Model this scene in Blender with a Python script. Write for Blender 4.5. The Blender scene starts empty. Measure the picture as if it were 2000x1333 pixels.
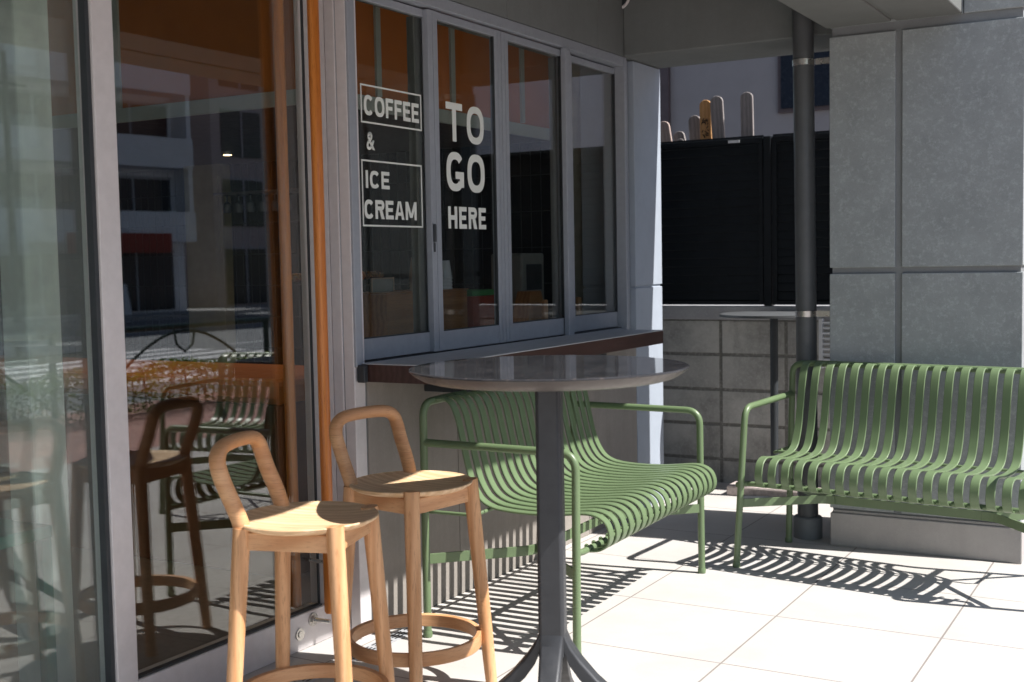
import bpy, bmesh, math, random
from mathutils import Vector, Matrix
random.seed(7)
R = math.radians
scene = bpy.context.scene
COL = scene.collection

# ------------------------------------------------------------------ tags
def tag(o, label=None, cat=None, group=None, kind=None):
    if label: o['label'] = label
    if cat: o['category'] = cat
    if group: o['group'] = group
    if kind: o['kind'] = kind
    return o
def thing(name, label, cat, loc=(0, 0, 0), rz=0, group=None):
    o = bpy.data.objects.new(name, None); COL.objects.link(o)
    o.empty_display_size = .1
    o.location = loc; o.rotation_euler = (0, 0, rz)
    return tag(o, label, cat, group)
def copy_tree(o, parent=None):
    c = o.copy(); COL.objects.link(c); c.parent = parent
    for ch in list(o.children): copy_tree(ch, c)
    return c

# ------------------------------------------------------------------ mesh builder (world or local coordinates)
class MB:
    def __init__(s, org=(0, 0, 0)):
        s.bm = bmesh.new(); s.org = Vector(org)
    def box(s, x0, x1, y0, y1, z0, z1):
        vs = [s.bm.verts.new((x, y, z)) for x in (x0, x1) for y in (y0, y1) for z in (z0, z1)]
        for f in ((0, 1, 3, 2), (4, 6, 7, 5), (0, 4, 5, 1), (2, 3, 7, 6), (0, 2, 6, 4), (1, 5, 7, 3)):
            s.bm.faces.new([vs[i] for i in f])
        return s
    def obox(s, c, ax, ay, az):      # oriented box: centre + half axes vectors
        c = Vector(c); ax = Vector(ax); ay = Vector(ay); az = Vector(az)
        vs = [s.bm.verts.new(c + ax * i + ay * j + az * k) for i in (-1, 1) for j in (-1, 1) for k in (-1, 1)]
        for f in ((0, 1, 3, 2), (4, 6, 7, 5), (0, 4, 5, 1), (2, 3, 7, 6), (0, 2, 6, 4), (1, 5, 7, 3)):
            s.bm.faces.new([vs[i] for i in f])
        return s
    def rings(s, rings, cap=True, closed=False):
        rr = [[s.bm.verts.new(p) for p in r] for r in rings]
        n = len(rr[0]); m = len(rr)
        for i in range(m if closed else m - 1):
            a, b = rr[i], rr[(i + 1) % m]
            for k in range(n):
                s.bm.faces.new((a[k], a[(k + 1) % n], b[(k + 1) % n], b[k]))
        if cap and not closed:
            s.bm.faces.new(list(reversed(rr[0]))); s.bm.faces.new(rr[-1])
        return s
    def tube(s, pts, r, n=14, cap=True, closed=False, ry=None, up=None):
        pts = [Vector(p) for p in pts]; m = len(pts)
        rad = r if isinstance(r, (list, tuple)) else [r] * m
        tang = []
        for i in range(m):
            if closed: t = pts[(i + 1) % m] - pts[i - 1]
            else: t = pts[min(i + 1, m - 1)] - pts[max(i - 1, 0)]
            tang.append(t.normalized())
        t = tang[0]
        u = Vector(up) if up else (Vector((0, 0, 1)) if abs(t.z) < .9 else Vector((1, 0, 0)))
        u = (u - t * u.dot(t)).normalized()
        rs = []
        for i in range(m):
            t = tang[i]; u = (u - t * u.dot(t)).normalized(); v = t.cross(u)
            a = rad[i]; b = ry if ry else a
            rs.append([pts[i] + u * math.cos(2 * math.pi * k / n) * a + v * math.sin(2 * math.pi * k / n) * b for k in range(n)])
        return s.rings(rs, cap, closed)
    def lathe(s, prof, c=(0, 0, 0), n=64, closed=False):
        c = Vector(c)
        return s.rings([[c + Vector((r * math.cos(2 * math.pi * k / n), r * math.sin(2 * math.pi * k / n), z)) for k in range(n)] for r, z in prof], not closed, closed)
    def ribbon(s, prof, y0, y1, t):  # prof: (x,z) polyline extruded y0..y1 with thickness t
        m = len(prof); rs = []
        for i in range(m):
            p = Vector((prof[i][0], 0, prof[i][1]))
            a = prof[max(i - 1, 0)]; b = prof[min(i + 1, m - 1)]
            d = Vector((b[0] - a[0], 0, b[1] - a[1])).normalized(); nn = Vector((-d.z, 0, d.x)) * t / 2
            e = .0022
            Y0 = Vector((0, y0, 0)); Y1 = Vector((0, y1, 0)); E_ = Vector((0, e, 0))
            rs.append([p + nn + Y0 + E_, p + nn * .4 + Y0, p - nn * .4 + Y0, p - nn + Y0 + E_, p - nn + Y1 - E_, p - nn * .4 + Y1, p + nn * .4 + Y1, p + nn + Y1 - E_])
        return s.rings(rs)
    def build(s, name, mat, parent=None, smooth=False, bevel=0, label=None):
        bmesh.ops.recalc_face_normals(s.bm, faces=s.bm.faces)
        me = bpy.data.meshes.new(name)
        if parent is not None and s.org.length > 0:
            bmesh.ops.translate(s.bm, verts=s.bm.verts, vec=-s.org)
        s.bm.to_mesh(me); s.bm.free()
        if smooth:
            for p in me.polygons: p.use_smooth = True
            if hasattr(me, 'set_sharp_from_angle'): me.set_sharp_from_angle(angle=R(38))
        o = bpy.data.objects.new(name, me); COL.objects.link(o)
        me.materials.append(mat)
        if parent is not None: o.parent = parent
        if bevel:
            b = o.modifiers.new('bevel', 'BEVEL'); b.width = bevel; b.segments = 2; b.limit_method = 'ANGLE'; b.harden_normals = False
        if label: o['label'] = label
        return o

def arc(pts, rads, n=7):   # polyline with rounded corners
    pts = [Vector(p) for p in pts]; out = [pts[0]]
    for i in range(1, len(pts) - 1):
        p, a, b = pts[i], pts[i - 1], pts[i + 1]
        r = rads[i - 1] if isinstance(rads, (list, tuple)) else rads
        da = (a - p).normalized(); db = (b - p).normalized()
        A = p + da * r; B = p + db * r
        for k in range(n + 1):
            t = k / n
            out.append(A * (1 - t) ** 2 + p * 2 * t * (1 - t) + B * t * t)
    out.append(pts[-1]); return out
def smoothcurve(pts, k=6):  # catmull-rom
    P = [Vector(p) for p in pts]; out = []
    for i in range(len(P) - 1):
        a = P[max(i - 1, 0)]; b = P[i]; c = P[i + 1]; d = P[min(i + 2, len(P) - 1)]
        for j in range(k):
            t = j / k
            out.append(.5 * ((2 * b) + (c - a) * t + (2 * a - 5 * b + 4 * c - d) * t * t + (3 * b - a - 3 * c + d) * t ** 3))
    out.append(P[-1]); return out

# ------------------------------------------------------------------ materials
class NT:
    def __init__(s, name):
        s.m = bpy.data.materials.new(name); s.m.use_nodes = True
        s.t = s.m.node_tree; s.t.nodes.clear()
        s.out = s.n('ShaderNodeOutputMaterial')
    def n(s, t, **k):
        nd = s.t.nodes.new(t)
        for a, v in k.items():
            if a.startswith('_'): nd.inputs[a[1:].replace('_', ' ')].default_value = v
            else: setattr(nd, a, v)
        return nd
    def l(s, a, b): s.t.links.new(a, b)
    def coords(s, scale=(1, 1, 1), kind='Object', loc=(0, 0, 0)):
        tc = s.n('ShaderNodeTexCoord'); mp = s.n('ShaderNodeMapping'); s.l(tc.outputs[kind], mp.inputs[0])
        mp.inputs['Scale'].default_value = scale; mp.inputs['Location'].default_value = loc
        return mp.outputs[0]
    def noise(s, vec, scale, detail=6, rough=.6):
        nd = s.n('ShaderNodeTexNoise'); nd.inputs['Scale'].default_value = scale
        nd.inputs['Detail'].default_value = detail; nd.inputs['Roughness'].default_value = rough
        s.l(vec, nd.inputs['Vector']); return nd.outputs['Fac']
    def ramp(s, fac, stops):
        nd = s.n('ShaderNodeValToRGB'); e = nd.color_ramp.elements
        while len(e) < len(stops): e.new(.5)
        for i, (p, c) in enumerate(stops):
            e[i].position = p; e[i].color = (*c, 1) if len(c) == 3 else c
        s.l(fac, nd.inputs[0]); return nd.outputs[0]
    def mix(s, a, b, fac, mode='MIX'):
        nd = s.n('ShaderNodeMix', data_type='RGBA', blend_type=mode)
        for sock, v in ((nd.inputs[0], fac), (nd.inputs[6], a), (nd.inputs[7], b)):
            if isinstance(v, (int, float)): sock.default_value = v
            elif isinstance(v, tuple): sock.default_value = (*v, 1)
            else: s.l(v, sock)
        return nd.outputs[2]
    def math(s, op, a, b=None):
        nd = s.n('ShaderNodeMath', operation=op)
        for i, v in enumerate((a, b)):
            if v is None: continue
            if isinstance(v, (int, float)): nd.inputs[i].default_value = v
            else: s.l(v, nd.inputs[i])
        return nd.outputs[0]
    def bsdf(s, col, rough=.6, metal=0, bump=None, bstr=.2, bdist=.002, spec=.5, coat=0):
        b = s.n('ShaderNodeBsdfPrincipled')
        for k, v in (('Base Color', col), ('Roughness', rough), ('Metallic', metal), ('Specular IOR Level', spec), ('Coat Weight', coat)):
            if isinstance(v, (int, float)): b.inputs[k].default_value = v
            elif isinstance(v, tuple): b.inputs[k].default_value = (*v, 1)
            else: s.l(v, b.inputs[k])
        if bump is not None:
            bp = s.n('ShaderNodeBump'); bp.inputs['Strength'].default_value = bstr; bp.inputs['Distance'].default_value = bdist
            s.l(bump, bp.inputs['Height']); s.l(bp.outputs[0], b.inputs['Normal'])
        s.l(b.outputs[0], s.out.inputs[0]); return b

def simple(name, col, rough=.6, metal=0, var=.12, nscale=14, bscale=220, bstr=.12, spec=.5, coat=0, grime=0):
    t = NT(name); v = t.coords()
    f = t.noise(v, nscale)
    lo = tuple(c * (1 - var) for c in col); hi = tuple(min(1, c * (1 + var)) for c in col)
    c = t.ramp(f, [(.3, lo), (.7, hi)])
    if grime:
        g = t.noise(v, 3.1, 8, .7); c = t.mix(c, tuple(x * .55 for x in col), t.math('MULTIPLY', t.ramp(g, [(.5, (0, 0, 0)), (.75, (1, 1, 1))]), grime))
    rr = t.ramp(t.noise(v, nscale * 2.3), [(.3, (max(rough - .07, .02),) * 3), (.7, (min(1, rough + .09),) * 3)])
    t.bsdf(c, rr, metal, t.noise(v, bscale, 3), bstr, .001, spec, coat)
    return t.m

def concrete(name, col, var=.2, scale=7, vertical=0.0, rough=.85, mott=1.0):
    t = NT(name); v = t.coords()
    a = t.noise(v, scale, 10, .68)
    b = t.noise(v, scale * 11, 9, .78)
    c = t.ramp(a, [(.25, tuple(x * (1 - var) for x in col)), (.5, col), (.78, tuple(x * (1 + var) for x in col))])
    c = t.mix(c, tuple(min(1, x * 1.45) for x in col), t.math('MULTIPLY', t.ramp(b, [(.5, (0, 0, 0)), (.66, (1, 1, 1))]), .38 * mott))
    sp = t.noise(v, 240, 2)
    c = t.mix(c, tuple(x * .6 for x in col), t.math('MULTIPLY', t.ramp(sp, [(.62, (0, 0, 0)), (.7, (1, 1, 1))]), .5))
    if vertical:
        st = t.noise(t.coords((9, 9, .7)), 1.6, 8, .7)
        c = t.mix(c, tuple(x * .45 for x in col), t.math('MULTIPLY', t.ramp(st, [(.45, (0, 0, 0)), (.72, (1, 1, 1))]), vertical))
    t.bsdf(c, rough, 0, t.math('ADD', b, t.math('MULTIPLY', sp, .5)), .25, .003, .3)
    return t.m

def wood(name, dark, light, axis='z', scale=1.0, rough=.45):
    t = NT(name)
    sc = {'z': (14, 14, .9), 'x': (.9, 14, 14), 'y': (14, .9, 14), 'h': (1.6, 1.6, 22)}[axis]
    v = t.coords(tuple(k * scale for k in sc))
    f = t.noise(v, 2.2, 8, .62)
    w = t.n('ShaderNodeTexWave', wave_type='BANDS', bands_direction='X' if axis != 'x' else 'Y')
    w.inputs['Scale'].default_value = .9; w.inputs['Distortion'].default_value = 7; w.inputs['Detail'].default_value = 4
    t.l(v, w.inputs['Vector'])
    ff = t.math('ADD', t.math('MULTIPLY', f, .66), t.math('MULTIPLY', w.outputs['Fac'], .34))
    c = t.ramp(ff, [(.3, dark), (.7, light)])
    pore = t.noise(t.coords(tuple(k * 6 * scale for k in sc)), 3, 3)
    c = t.mix(c, tuple(x * .7 for x in dark), t.math('MULTIPLY', t.ramp(pore, [(.54, (0, 0, 0)), (.66, (1, 1, 1))]), .6))
    t.bsdf(c, rough, 0, pore, .12, .0008)
    return t.m

def glass(name, F0=.05, tint=(.9, .96, .93), rough=0.0, haze=0):
    t = NT(name)
    g = t.n('ShaderNodeNewGeometry')
    dp = t.n('ShaderNodeVectorMath', operation='DOT_PRODUCT'); t.l(g.outputs['Incoming'], dp.inputs[0]); t.l(g.outputs['Normal'], dp.inputs[1])
    c = t.math('ABSOLUTE', dp.outputs['Value'])
    p = t.math('POWER', t.math('SUBTRACT', 1.0, c), 5.0)
    fr = t.math('ADD', F0, t.math('MULTIPLY', p, 1 - F0))
    tr = t.n('ShaderNodeBsdfTransparent'); tr.inputs[0].default_value = (*tint, 1)
    gl = t.n('ShaderNodeBsdfGlossy'); gl.inputs['Roughness'].default_value = rough; gl.inputs[0].default_value = (1, 1, 1, 1)
    mx = t.n('ShaderNodeMixShader'); t.l(fr, mx.inputs[0]); t.l(tr.outputs[0], mx.inputs[1]); t.l(gl.outputs[0], mx.inputs[2])
    if haze:
        df = t.n('ShaderNodeBsdfDiffuse'); df.inputs[0].default_value = (.5, .55, .53, 1)
        m2 = t.n('ShaderNodeMixShader'); m2.inputs[0].default_value = haze
        t.l(mx.outputs[0], m2.inputs[1]); t.l(df.outputs[0], m2.inputs[2]); t.l(m2.outputs[0], t.out.inputs[0])
    else: t.l(mx.outputs[0], t.out.inputs[0])
    return t.m

def floor_mat():
    t = NT('floor_tile')
    v = t.coords((1 / .6, 1 / .6, 1), loc=(1.397 / .6, -4.40 / .6, 0))
    sx = t.n('ShaderNodeSeparateXYZ'); t.l(v, sx.inputs[0])
    def edge(o):
        f = t.math('FRACT', t.math('ADD', o, 100)); return t.math('MINIMUM', f, t.math('SUBTRACT', 1.0, f))
    e = t.math('MINIMUM', edge(sx.outputs[0]), edge(sx.outputs[1]))
    joint = t.math('LESS_THAN', e, .0055)
    # slight tone change from tile to tile
    fl = t.n('ShaderNodeVectorMath', operation='FLOOR'); t.l(v, fl.inputs[0])
    wn = t.n('ShaderNodeTexWhiteNoise'); t.l(fl.outputs[0], wn.inputs['Vector'])
    ov = t.coords()
    a = t.noise(ov, 2.4, 9, .65); sp = t.noise(ov, 130, 4, .7)
    c = t.ramp(a, [(.3, (.43, .405, .38)), (.7, (.51, .49, .465))])
    c = t.mix(c, (.35, .34, .33), t.math('MULTIPLY', wn.outputs['Value'], .3))
    c = t.mix(c, (.29, .27, .26), t.math('MULTIPLY', t.ramp(sp, [(.55, (0, 0, 0)), (.7, (1, 1, 1))]), .4))
    st = t.noise(ov, 5.5, 8, .75)
    c = t.mix(c, (.32, .24, .20), t.math('MULTIPLY', t.ramp(st, [(.66, (0, 0, 0)), (.8, (1, 1, 1))]), .5))
    c = t.mix(c, (.10, .075, .065), t.math('MULTIPLY', joint, .65))
    h = t.math('SUBTRACT', t.math('MULTIPLY', sp, .25), joint)
    t.bsdf(c, .62, 0, h, .35, .002, .35)
    return t.m

def block_mat(name, w, hgt, zoff, xoff, col, mortar):
    t = NT(name)
    tc = t.n('ShaderNodeTexCoord'); sx = t.n('ShaderNodeSeparateXYZ'); t.l(tc.outputs['Object'], sx.inputs[0])
    cb = t.n('ShaderNodeCombineXYZ')
    t.l(t.math('SUBTRACT', sx.outputs[0], xoff), cb.inputs[0]); t.l(t.math('SUBTRACT', sx.outputs[2], zoff), cb.inputs[1])
    b = t.n('ShaderNodeTexBrick', offset=0.0); t.l(cb.outputs[0], b.inputs['Vector'])
    b.inputs['Scale'].default_value = 1; b.inputs['Brick Width'].default_value = w; b.inputs['Row Height'].default_value = hgt
    b.inputs['Mortar Size'].default_value = .012; b.inputs['Mortar Smooth'].default_value = .4
    b.inputs['Color1'].default_value = (*col, 1); b.inputs['Color2'].default_value = (*[x * .8 for x in col], 1); b.inputs['Mortar'].default_value = (*mortar, 1)
    ov = t.coords()
    st = t.noise(ov, 3.3, 9, .7); st2 = t.noise(t.coords((3.4, 3.4, .9)), 2.2, 8, .7); fn = t.noise(ov, 70, 6, .7)
    c = t.mix(b.outputs['Color'], tuple(x * .4 for x in col), t.math('MULTIPLY', t.ramp(st, [(.42, (0, 0, 0)), (.68, (1, 1, 1))]), .75))
    c = t.mix(c, tuple(x * .35 for x in col), t.math('MULTIPLY', t.ramp(st2, [(.5, (0, 0, 0)), (.7, (1, 1, 1))]), .6))
    c = t.mix(c, tuple(min(1, x * 1.3) for x in col), t.math('MULTIPLY', t.ramp(fn, [(.5, (0, 0, 0)), (.7, (1, 1, 1))]), .35))
    h = t.math('ADD', t.math('MULTIPLY', b.outputs['Fac'], -1.0), t.math('MULTIPLY', fn, .4))
    t.bsdf(c, .9, 0, h, .6, .006, .2)
    return t.m

def tile_mat():
    t = NT('black_wall_tile')
    tc = t.n('ShaderNodeTexCoord'); sx = t.n('ShaderNodeSeparateXYZ'); t.l(tc.outputs['Object'], sx.inputs[0])
    cb = t.n('ShaderNodeCombineXYZ'); t.l(sx.outputs[0], cb.inputs[0]); t.l(sx.outputs[2], cb.inputs[1])
    b = t.n('ShaderNodeTexBrick', offset=0.0); t.l(cb.outputs[0], b.inputs['Vector'])
    b.inputs['Scale'].default_value = 1; b.inputs['Brick Width'].default_value = .066; b.inputs['Row Height'].default_value = .205
    b.inputs['Mortar Size'].default_value = .0022
    b.inputs['Color1'].default_value = (.008, .010, .012, 1); b.inputs['Color2'].default_value = (.012, .014, .017, 1); b.inputs['Mortar'].default_value = (.08, .09, .09, 1)
    t.bsdf(b.outputs['Color'], .22, 0, t.math('MULTIPLY', b.outputs['Fac'], -1.0), .4, .002)
    return t.m

M = {}
M['floor'] = floor_mat()
M['green'] = simple('green_powder_coat', (.118, .170, .085), .38, 0, .06, 6, 420, .10, .5)
M['green_cap'] = simple('dark_rubber', (.03, .03, .032), .7)
M['oak'] = wood('oak_upright', (.51, .255, .11), (.67, .38, .195), 'z')
M['oak_flat'] = wood('oak_horizontal', (.51, .25, .11), (.65, .37, .19), 'h')
M['oak_seat'] = wood('oak_seat_board', (.62, .41, .23), (.78, .57, .36), 'x', .8)
M['orange_wood'] = wood('orange_varnished_wood', (.50, .15, .025), (.66, .23, .045), 'z', 1, .3)
M['alu'] = simple('brushed_aluminium', (.63, .595, .60), .45, .12, .05, 30, 300, .05)
M['alu_win'] = simple('grey_window_aluminium', (.30, .32, .36), .45, .12, .05, 30, 300, .05)
M['alu_dark'] = simple('dark_anodised_seal', (.03, .035, .04), .5)
M['steel'] = simple('stainless_steel', (.55, .53, .50), .28, .9, .05)
M['concrete'] = concrete('pillar_concrete_panel', (.26, .28, .285), .2, 4, mott=1.9)
M['concrete_plain'] = concrete('facade_concrete', (.27, .245, .22), .14, 3, .22, mott=.5)
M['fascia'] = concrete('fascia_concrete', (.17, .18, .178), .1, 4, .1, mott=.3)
M['col_paint'] = simple('painted_column', (.33, .37, .43), .6, 0, .05, 6, 90, .12, grime=.2)
M['plinth'] = concrete('plinth_concrete', (.36, .34, .33), .1, 5, .15, mott=.4)
M['groove'] = concrete('groove_sealant', (.20, .21, .215), .06, 20, mott=.2)
M['block'] = block_mat('concrete_block_wall', .40, .211, .143, -2.93, (.50, .49, .465), (.17, .165, .15))
M['coping'] = concrete('light_coping', (.34, .34, .35), .1, 6)
M['black_fence'] = simple('black_louvre_paint', (.004, .0065, .0095), .55, 0, .2, 8, 100, .05, .3)
M['pipe'] = simple('dark_grey_pipe_paint', (.085, .09, .095), .45, 0, .12, 12, 120, .1, grime=.3)
M['socket'] = simple('cast_pipe_socket', (.16, .17, .18), .7, 0, .1)
M['shelf_edge'] = wood('dark_brown_shelf_board', (.045, .018, .014), (.07, .032, .026), 'y', 1, .4)
M['shelf_top'] = simple('shelf_top_steel', (.42, .43, .45), .42, .2, .05)
t = NT('dark_terrazzo_top'); v = t.coords()
vo = t.n('ShaderNodeTexVoronoi'); vo.inputs['Scale'].default_value = 150; t.l(v, vo.inputs['Vector'])
c = t.ramp(t.noise(v, 9, 8), [(.3, (.024, .025, .029)), (.7, (.045, .045, .05))])
c = t.mix(c, (.16, .13, .12), t.math('MULTIPLY', t.ramp(vo.outputs['Color'], [(.8, (0, 0, 0)), (.9, (1, 1, 1))]), .5))
t.bsdf(c, .045, 0, t.noise(v, 60, 3), .004, .001, .25); M['stone_top'] = t.m
M['table_rim'] = simple('bronze_table_rim', (.06, .049, .045), .35, .15, .12, 20, 160, .08)
M['table_iron'] = simple('charcoal_cast_iron', (.04, .042, .047), .5, .2, .12, 20, 240, .25)
M['glass'] = glass('window_glass', .06, (.93, .945, .93))
M['door_glass'] = glass('door_glass', .085, (.93, .96, .95))
M['hazy_glass'] = glass('hazy_door_glass', .078, (.93, .97, .95), 0, .09)  # pale haze over the pane, put in as a little grey diffuse
M['white_vinyl'] = simple('white_vinyl_lettering', (.72, .74, .70), .5, 0, .03)
M['orange_panel'] = simple('orange_bulkhead_paint', (.50, .155, .03), .6, 0, .08, 5)
M['counter_dimmed'] = simple('counter_front_dimmed', (.10, .032, .012), .5)  # light fading down the orange front, put into the colour as dark brown
M['pale_trim'] = simple('pale_green_grey_trim', (.42, .46, .42), .5, 0, .05)
M['tile'] = tile_mat()
M['ceiling_dark'] = simple('dark_interior_ceiling', (.05, .035, .03), .6)
M['int_floor'] = simple('interior_floor', (.10, .09, .085), .5)
M['int_wall'] = simple('interior_wall', (.12, .125, .12), .6)
M['inner_stile'] = simple('inner_window_stile', (.13, .135, .125), .5)
M['olive'] = simple('olive_plaster', (.34, .31, .18), .7)
M['olive_grey'] = simple('grey_olive_panel', (.36, .37, .32), .6)
M['counter_wood'] = wood('counter_box_wood', (.30, .13, .045), (.42, .20, .075), 'y', 1, .5)
M['granite'] = simple('pink_granite_curb', (.42, .36, .34), .8, 0, .25, 60, 120, .4)
M['grave_wood'] = wood('weathered_grave_tablet', (.20, .18, .17), (.30, .27, .26), 'z', 1, .8)
M['grave_wood_new'] = wood('fresh_grave_tablet', (.50, .25, .09), (.60, .33, .13), 'z', 1, .7)
M['grave_pink'] = wood('pinkish_grave_tablet', (.34, .26, .23), (.44, .35, .31), 'z', 1, .8)
M['ink'] = simple('black_ink', (.012, .011, .01), .7)
M['far_wall'] = simple('lavender_white_render', (.20, .19, .198), .8, 0, .06, 1.5, 40, .2, grime=.15)
M['far_brown'] = simple('dark_brown_cladding', (.06, .045, .05), .7)
M['blue_glass'] = simple('dark_blue_glass', (.008, .013, .022), .25, 0, .1, 8, 100, .05, .2)
M['dark_glass'] = simple('far_window_glass', (.03, .035, .045), .08)
M['asphalt'] = simple('asphalt', (.17, .18, .195), .85, 0, .15, 5, 160, .4, grime=.3)
M['road_paint'] = simple('road_marking', (.66, .66, .68), .7, 0, .08)
M['leaf'] = simple('hedge_leaf', (.045, .085, .022), .85, 0, .45, 9)
_t = M['leaf'].node_tree; _b = [n_ for n_ in _t.nodes if n_.type == 'BSDF_PRINCIPLED'][0]; _o = [n_ for n_ in _t.nodes if n_.type == 'OUTPUT_MATERIAL'][0]
_tr = _t.nodes.new('ShaderNodeBsdfTranslucent'); _tr.inputs[0].default_value = (.16, .24, .04, 1); _mx = _t.nodes.new('ShaderNodeMixShader'); _mx.inputs[0].default_value = .45
_t.links.new(_b.outputs[0], _mx.inputs[1]); _t.links.new(_tr.outputs[0], _mx.inputs[2]); _t.links.new(_mx.outputs[0], _o.inputs[0])
M['twig'] = simple('hedge_twig', (.06, .04, .03), .8)
M['rail_green'] = simple('dark_green_guardrail', (.012, .035, .03), .4)
M['bldg_white'] = simple('pale_building_render', (.78, .78, .82), .8, 0, .05, 1)
M['bldg_grey'] = simple('grey_building_render', (.42, .42, .46), .8, 0, .05, 1)
M['bldg_beige'] = simple('pinkish_building_tile', (.46, .40, .40), .8, 0, .05, 1)
M['red_sign'] = simple('red_sign_board', (.30, .035, .02), .5)
M['white_sign'] = simple('white_sign_board', (.62, .64, .68), .5)
M['teal'] = simple('teal_painted_metal', (.01, .22, .17), .4, .1)
M['green_box'] = simple('green_cardboard', (.05, .22, .06), .6)
M['red_box'] = simple('red_cardboard', (.30, .05, .02), .6)
M['paper_cup'] = simple('pale_paper_cup', (.42, .32, .24), .6)
M['clear_cup'] = simple('frosted_plastic_cup', (.5, .54, .58), .2)
M['dim_glass'] = simple('dim_hanging_glass', (.10, .12, .14), .15)
M['grey_box'] = simple('grey_plastic', (.22, .23, .22), .5)
_t = NT('warm_lamp'); _e = _t.n('ShaderNodeEmission'); _e.inputs[0].default_value = (1, .7, .4, 1); _e.inputs[1].default_value = 4; _t.l(_e.outputs[0], _t.out.inputs[0]); M['lamp'] = _t.m
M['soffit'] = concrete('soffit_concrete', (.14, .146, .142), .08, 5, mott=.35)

def brick_pave():
    t = NT('red_brick_paving'); v = t.coords()
    b = t.n('ShaderNodeTexBrick'); t.l(v, b.inputs['Vector']); b.inputs['Scale'].default_value = 1
    b.inputs['Brick Width'].default_value = .2; b.inputs['Row Height'].default_value = .1; b.inputs['Mortar Size'].default_value = .005
    b.inputs['Color1'].default_value = (.42, .22, .18, 1); b.inputs['Color2'].default_value = (.30, .15, .13, 1); b.inputs['Mortar'].default_value = (.25, .22, .2, 1)
    t.bsdf(b.outputs['Color'], .8); return t.m
M['brick'] = brick_pave()

def boxthing(name, mat, dims, label=None, cat=None, kind=None, parent=None, bevel=0, org=(0, 0, 0), group=None):
    m = MB(org).box(*dims); o = m.build(name, mat, parent, bevel=bevel)
    return tag(o, label, cat, group, kind)

# ------------------------------------------------------------------ ground
def sheet(name, x0, x1, y0, y1, z, mat):
    m = MB(); vs = [m.bm.verts.new(p) for p in ((x0, y0, z), (x1, y0, z), (x1, y1, z), (x0, y1, z))]; m.bm.faces.new(vs)
    return tag(m.build(name, mat), kind='structure')
sheet('ground', -300, 300, -300, 400, -.16, M['asphalt'])
boxthing('floor', M['floor'], (-2.76, 1.6, -12, 14, -.15, 0), kind='structure')
boxthing('pavement', M['brick'], (1.6, 4.35, -30, 60, -.15, -.004), kind='structure')
boxthing('kerb', M['plinth'], (4.35, 4.50, -30, 60, -.157, .0), kind='structure', bevel=.01)
boxthing('far_pavement', M['coping'], (28, 33, -70, 110, -.158, -.02), kind='structure')
m = MB()
for i in range(7):
    x = 7.4 + i * .95
    m.box(x, x + .48, 11.5, 18.6, -.159, -.154)
tag(m.build('crosswalk', M['road_paint']), kind='structure')
m = MB()
for i in range(14): m.box(13.0, 13.15, -20 + i * 8, -15 + i * 8, -.159, -.154)
m.box(20.3, 20.55, -40, 90, -.159, -.154); m.box(27.2, 27.4, -40, 90, -.159, -.154); m.box(5.0, 5.2, 19.5, 80, -.159, -.154)
tag(m.build('lane_markings', M['road_paint']), kind='structure')

# slot drain in the floor in front of the door
dr = thing('slot_drain', 'narrow steel slot drain with dark slits set in the pale floor by the door rail', 'drain', (-2.545, 2.8, 0))
m = MB((-2.545, 2.8, 0)); m.box(-2.575, -2.515, 1.4, 3.83, .0005, .003); m.build('drain_cover', M['shelf_top'], dr)
m = MB((-2.545, 2.8, 0))
for x in (-2.562, -2.547, -2.532):
    for k in range(24): m.box(x - .0028, x + .0028, 1.42 + k * .1, 1.5 + k * .1, .003, .0042)
m.build('slit', M['alu_dark'], dr)

# ------------------------------------------------------------------ cafe building
XW, XD = -2.637, -2.758
B = thing('cafe_building', 'concrete cafe building with a sliding glass door and a service window', 'building', (-2.7, 3.0, 0)); BO = (-2.7, 3.0, 0)
def part(name, mat, *boxes, bevel=.003, parent=None, label=None):
    m = MB(BO)
    for b in boxes: m.box(*b)
    return m.build(name, mat, parent or B, bevel=bevel, label=label)
part('lower_wall', M['concrete_plain'], (-2.85, XW, 3.535, 4.135, 0, .935), (-2.85, XW, 4.139, 5.33, 0, .935), (-2.85, XW, 5.334, 5.92, 0, .935))
part('wall_joint_strip', M['groove'], (-2.84, XW - .006, 3.53, 5.93, 0, .93), bevel=0)
part('column', M['col_paint'], (-2.95, XW + .002, 5.922, 6.28, 0, 1.204), (-2.95, XW + .002, 5.922, 6.28, 1.216, 2.395), (-2.94, XW - .006, 5.93, 6.272, 1.2, 1.22))
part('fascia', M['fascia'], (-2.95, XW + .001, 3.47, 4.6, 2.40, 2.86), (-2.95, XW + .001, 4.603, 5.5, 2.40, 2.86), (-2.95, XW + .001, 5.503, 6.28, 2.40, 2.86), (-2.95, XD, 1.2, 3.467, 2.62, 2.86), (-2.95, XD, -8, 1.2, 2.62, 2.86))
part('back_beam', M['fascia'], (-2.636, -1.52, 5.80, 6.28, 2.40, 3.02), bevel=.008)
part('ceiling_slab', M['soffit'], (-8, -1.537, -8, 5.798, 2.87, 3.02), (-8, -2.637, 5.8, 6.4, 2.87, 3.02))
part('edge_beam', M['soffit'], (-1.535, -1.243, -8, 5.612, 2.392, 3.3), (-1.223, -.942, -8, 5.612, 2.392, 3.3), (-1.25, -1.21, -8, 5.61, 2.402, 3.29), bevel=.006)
part('upper_storey', M['bldg_grey'], (-8, -1.6, -8, 6.1, 3.03, 8.5))
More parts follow.
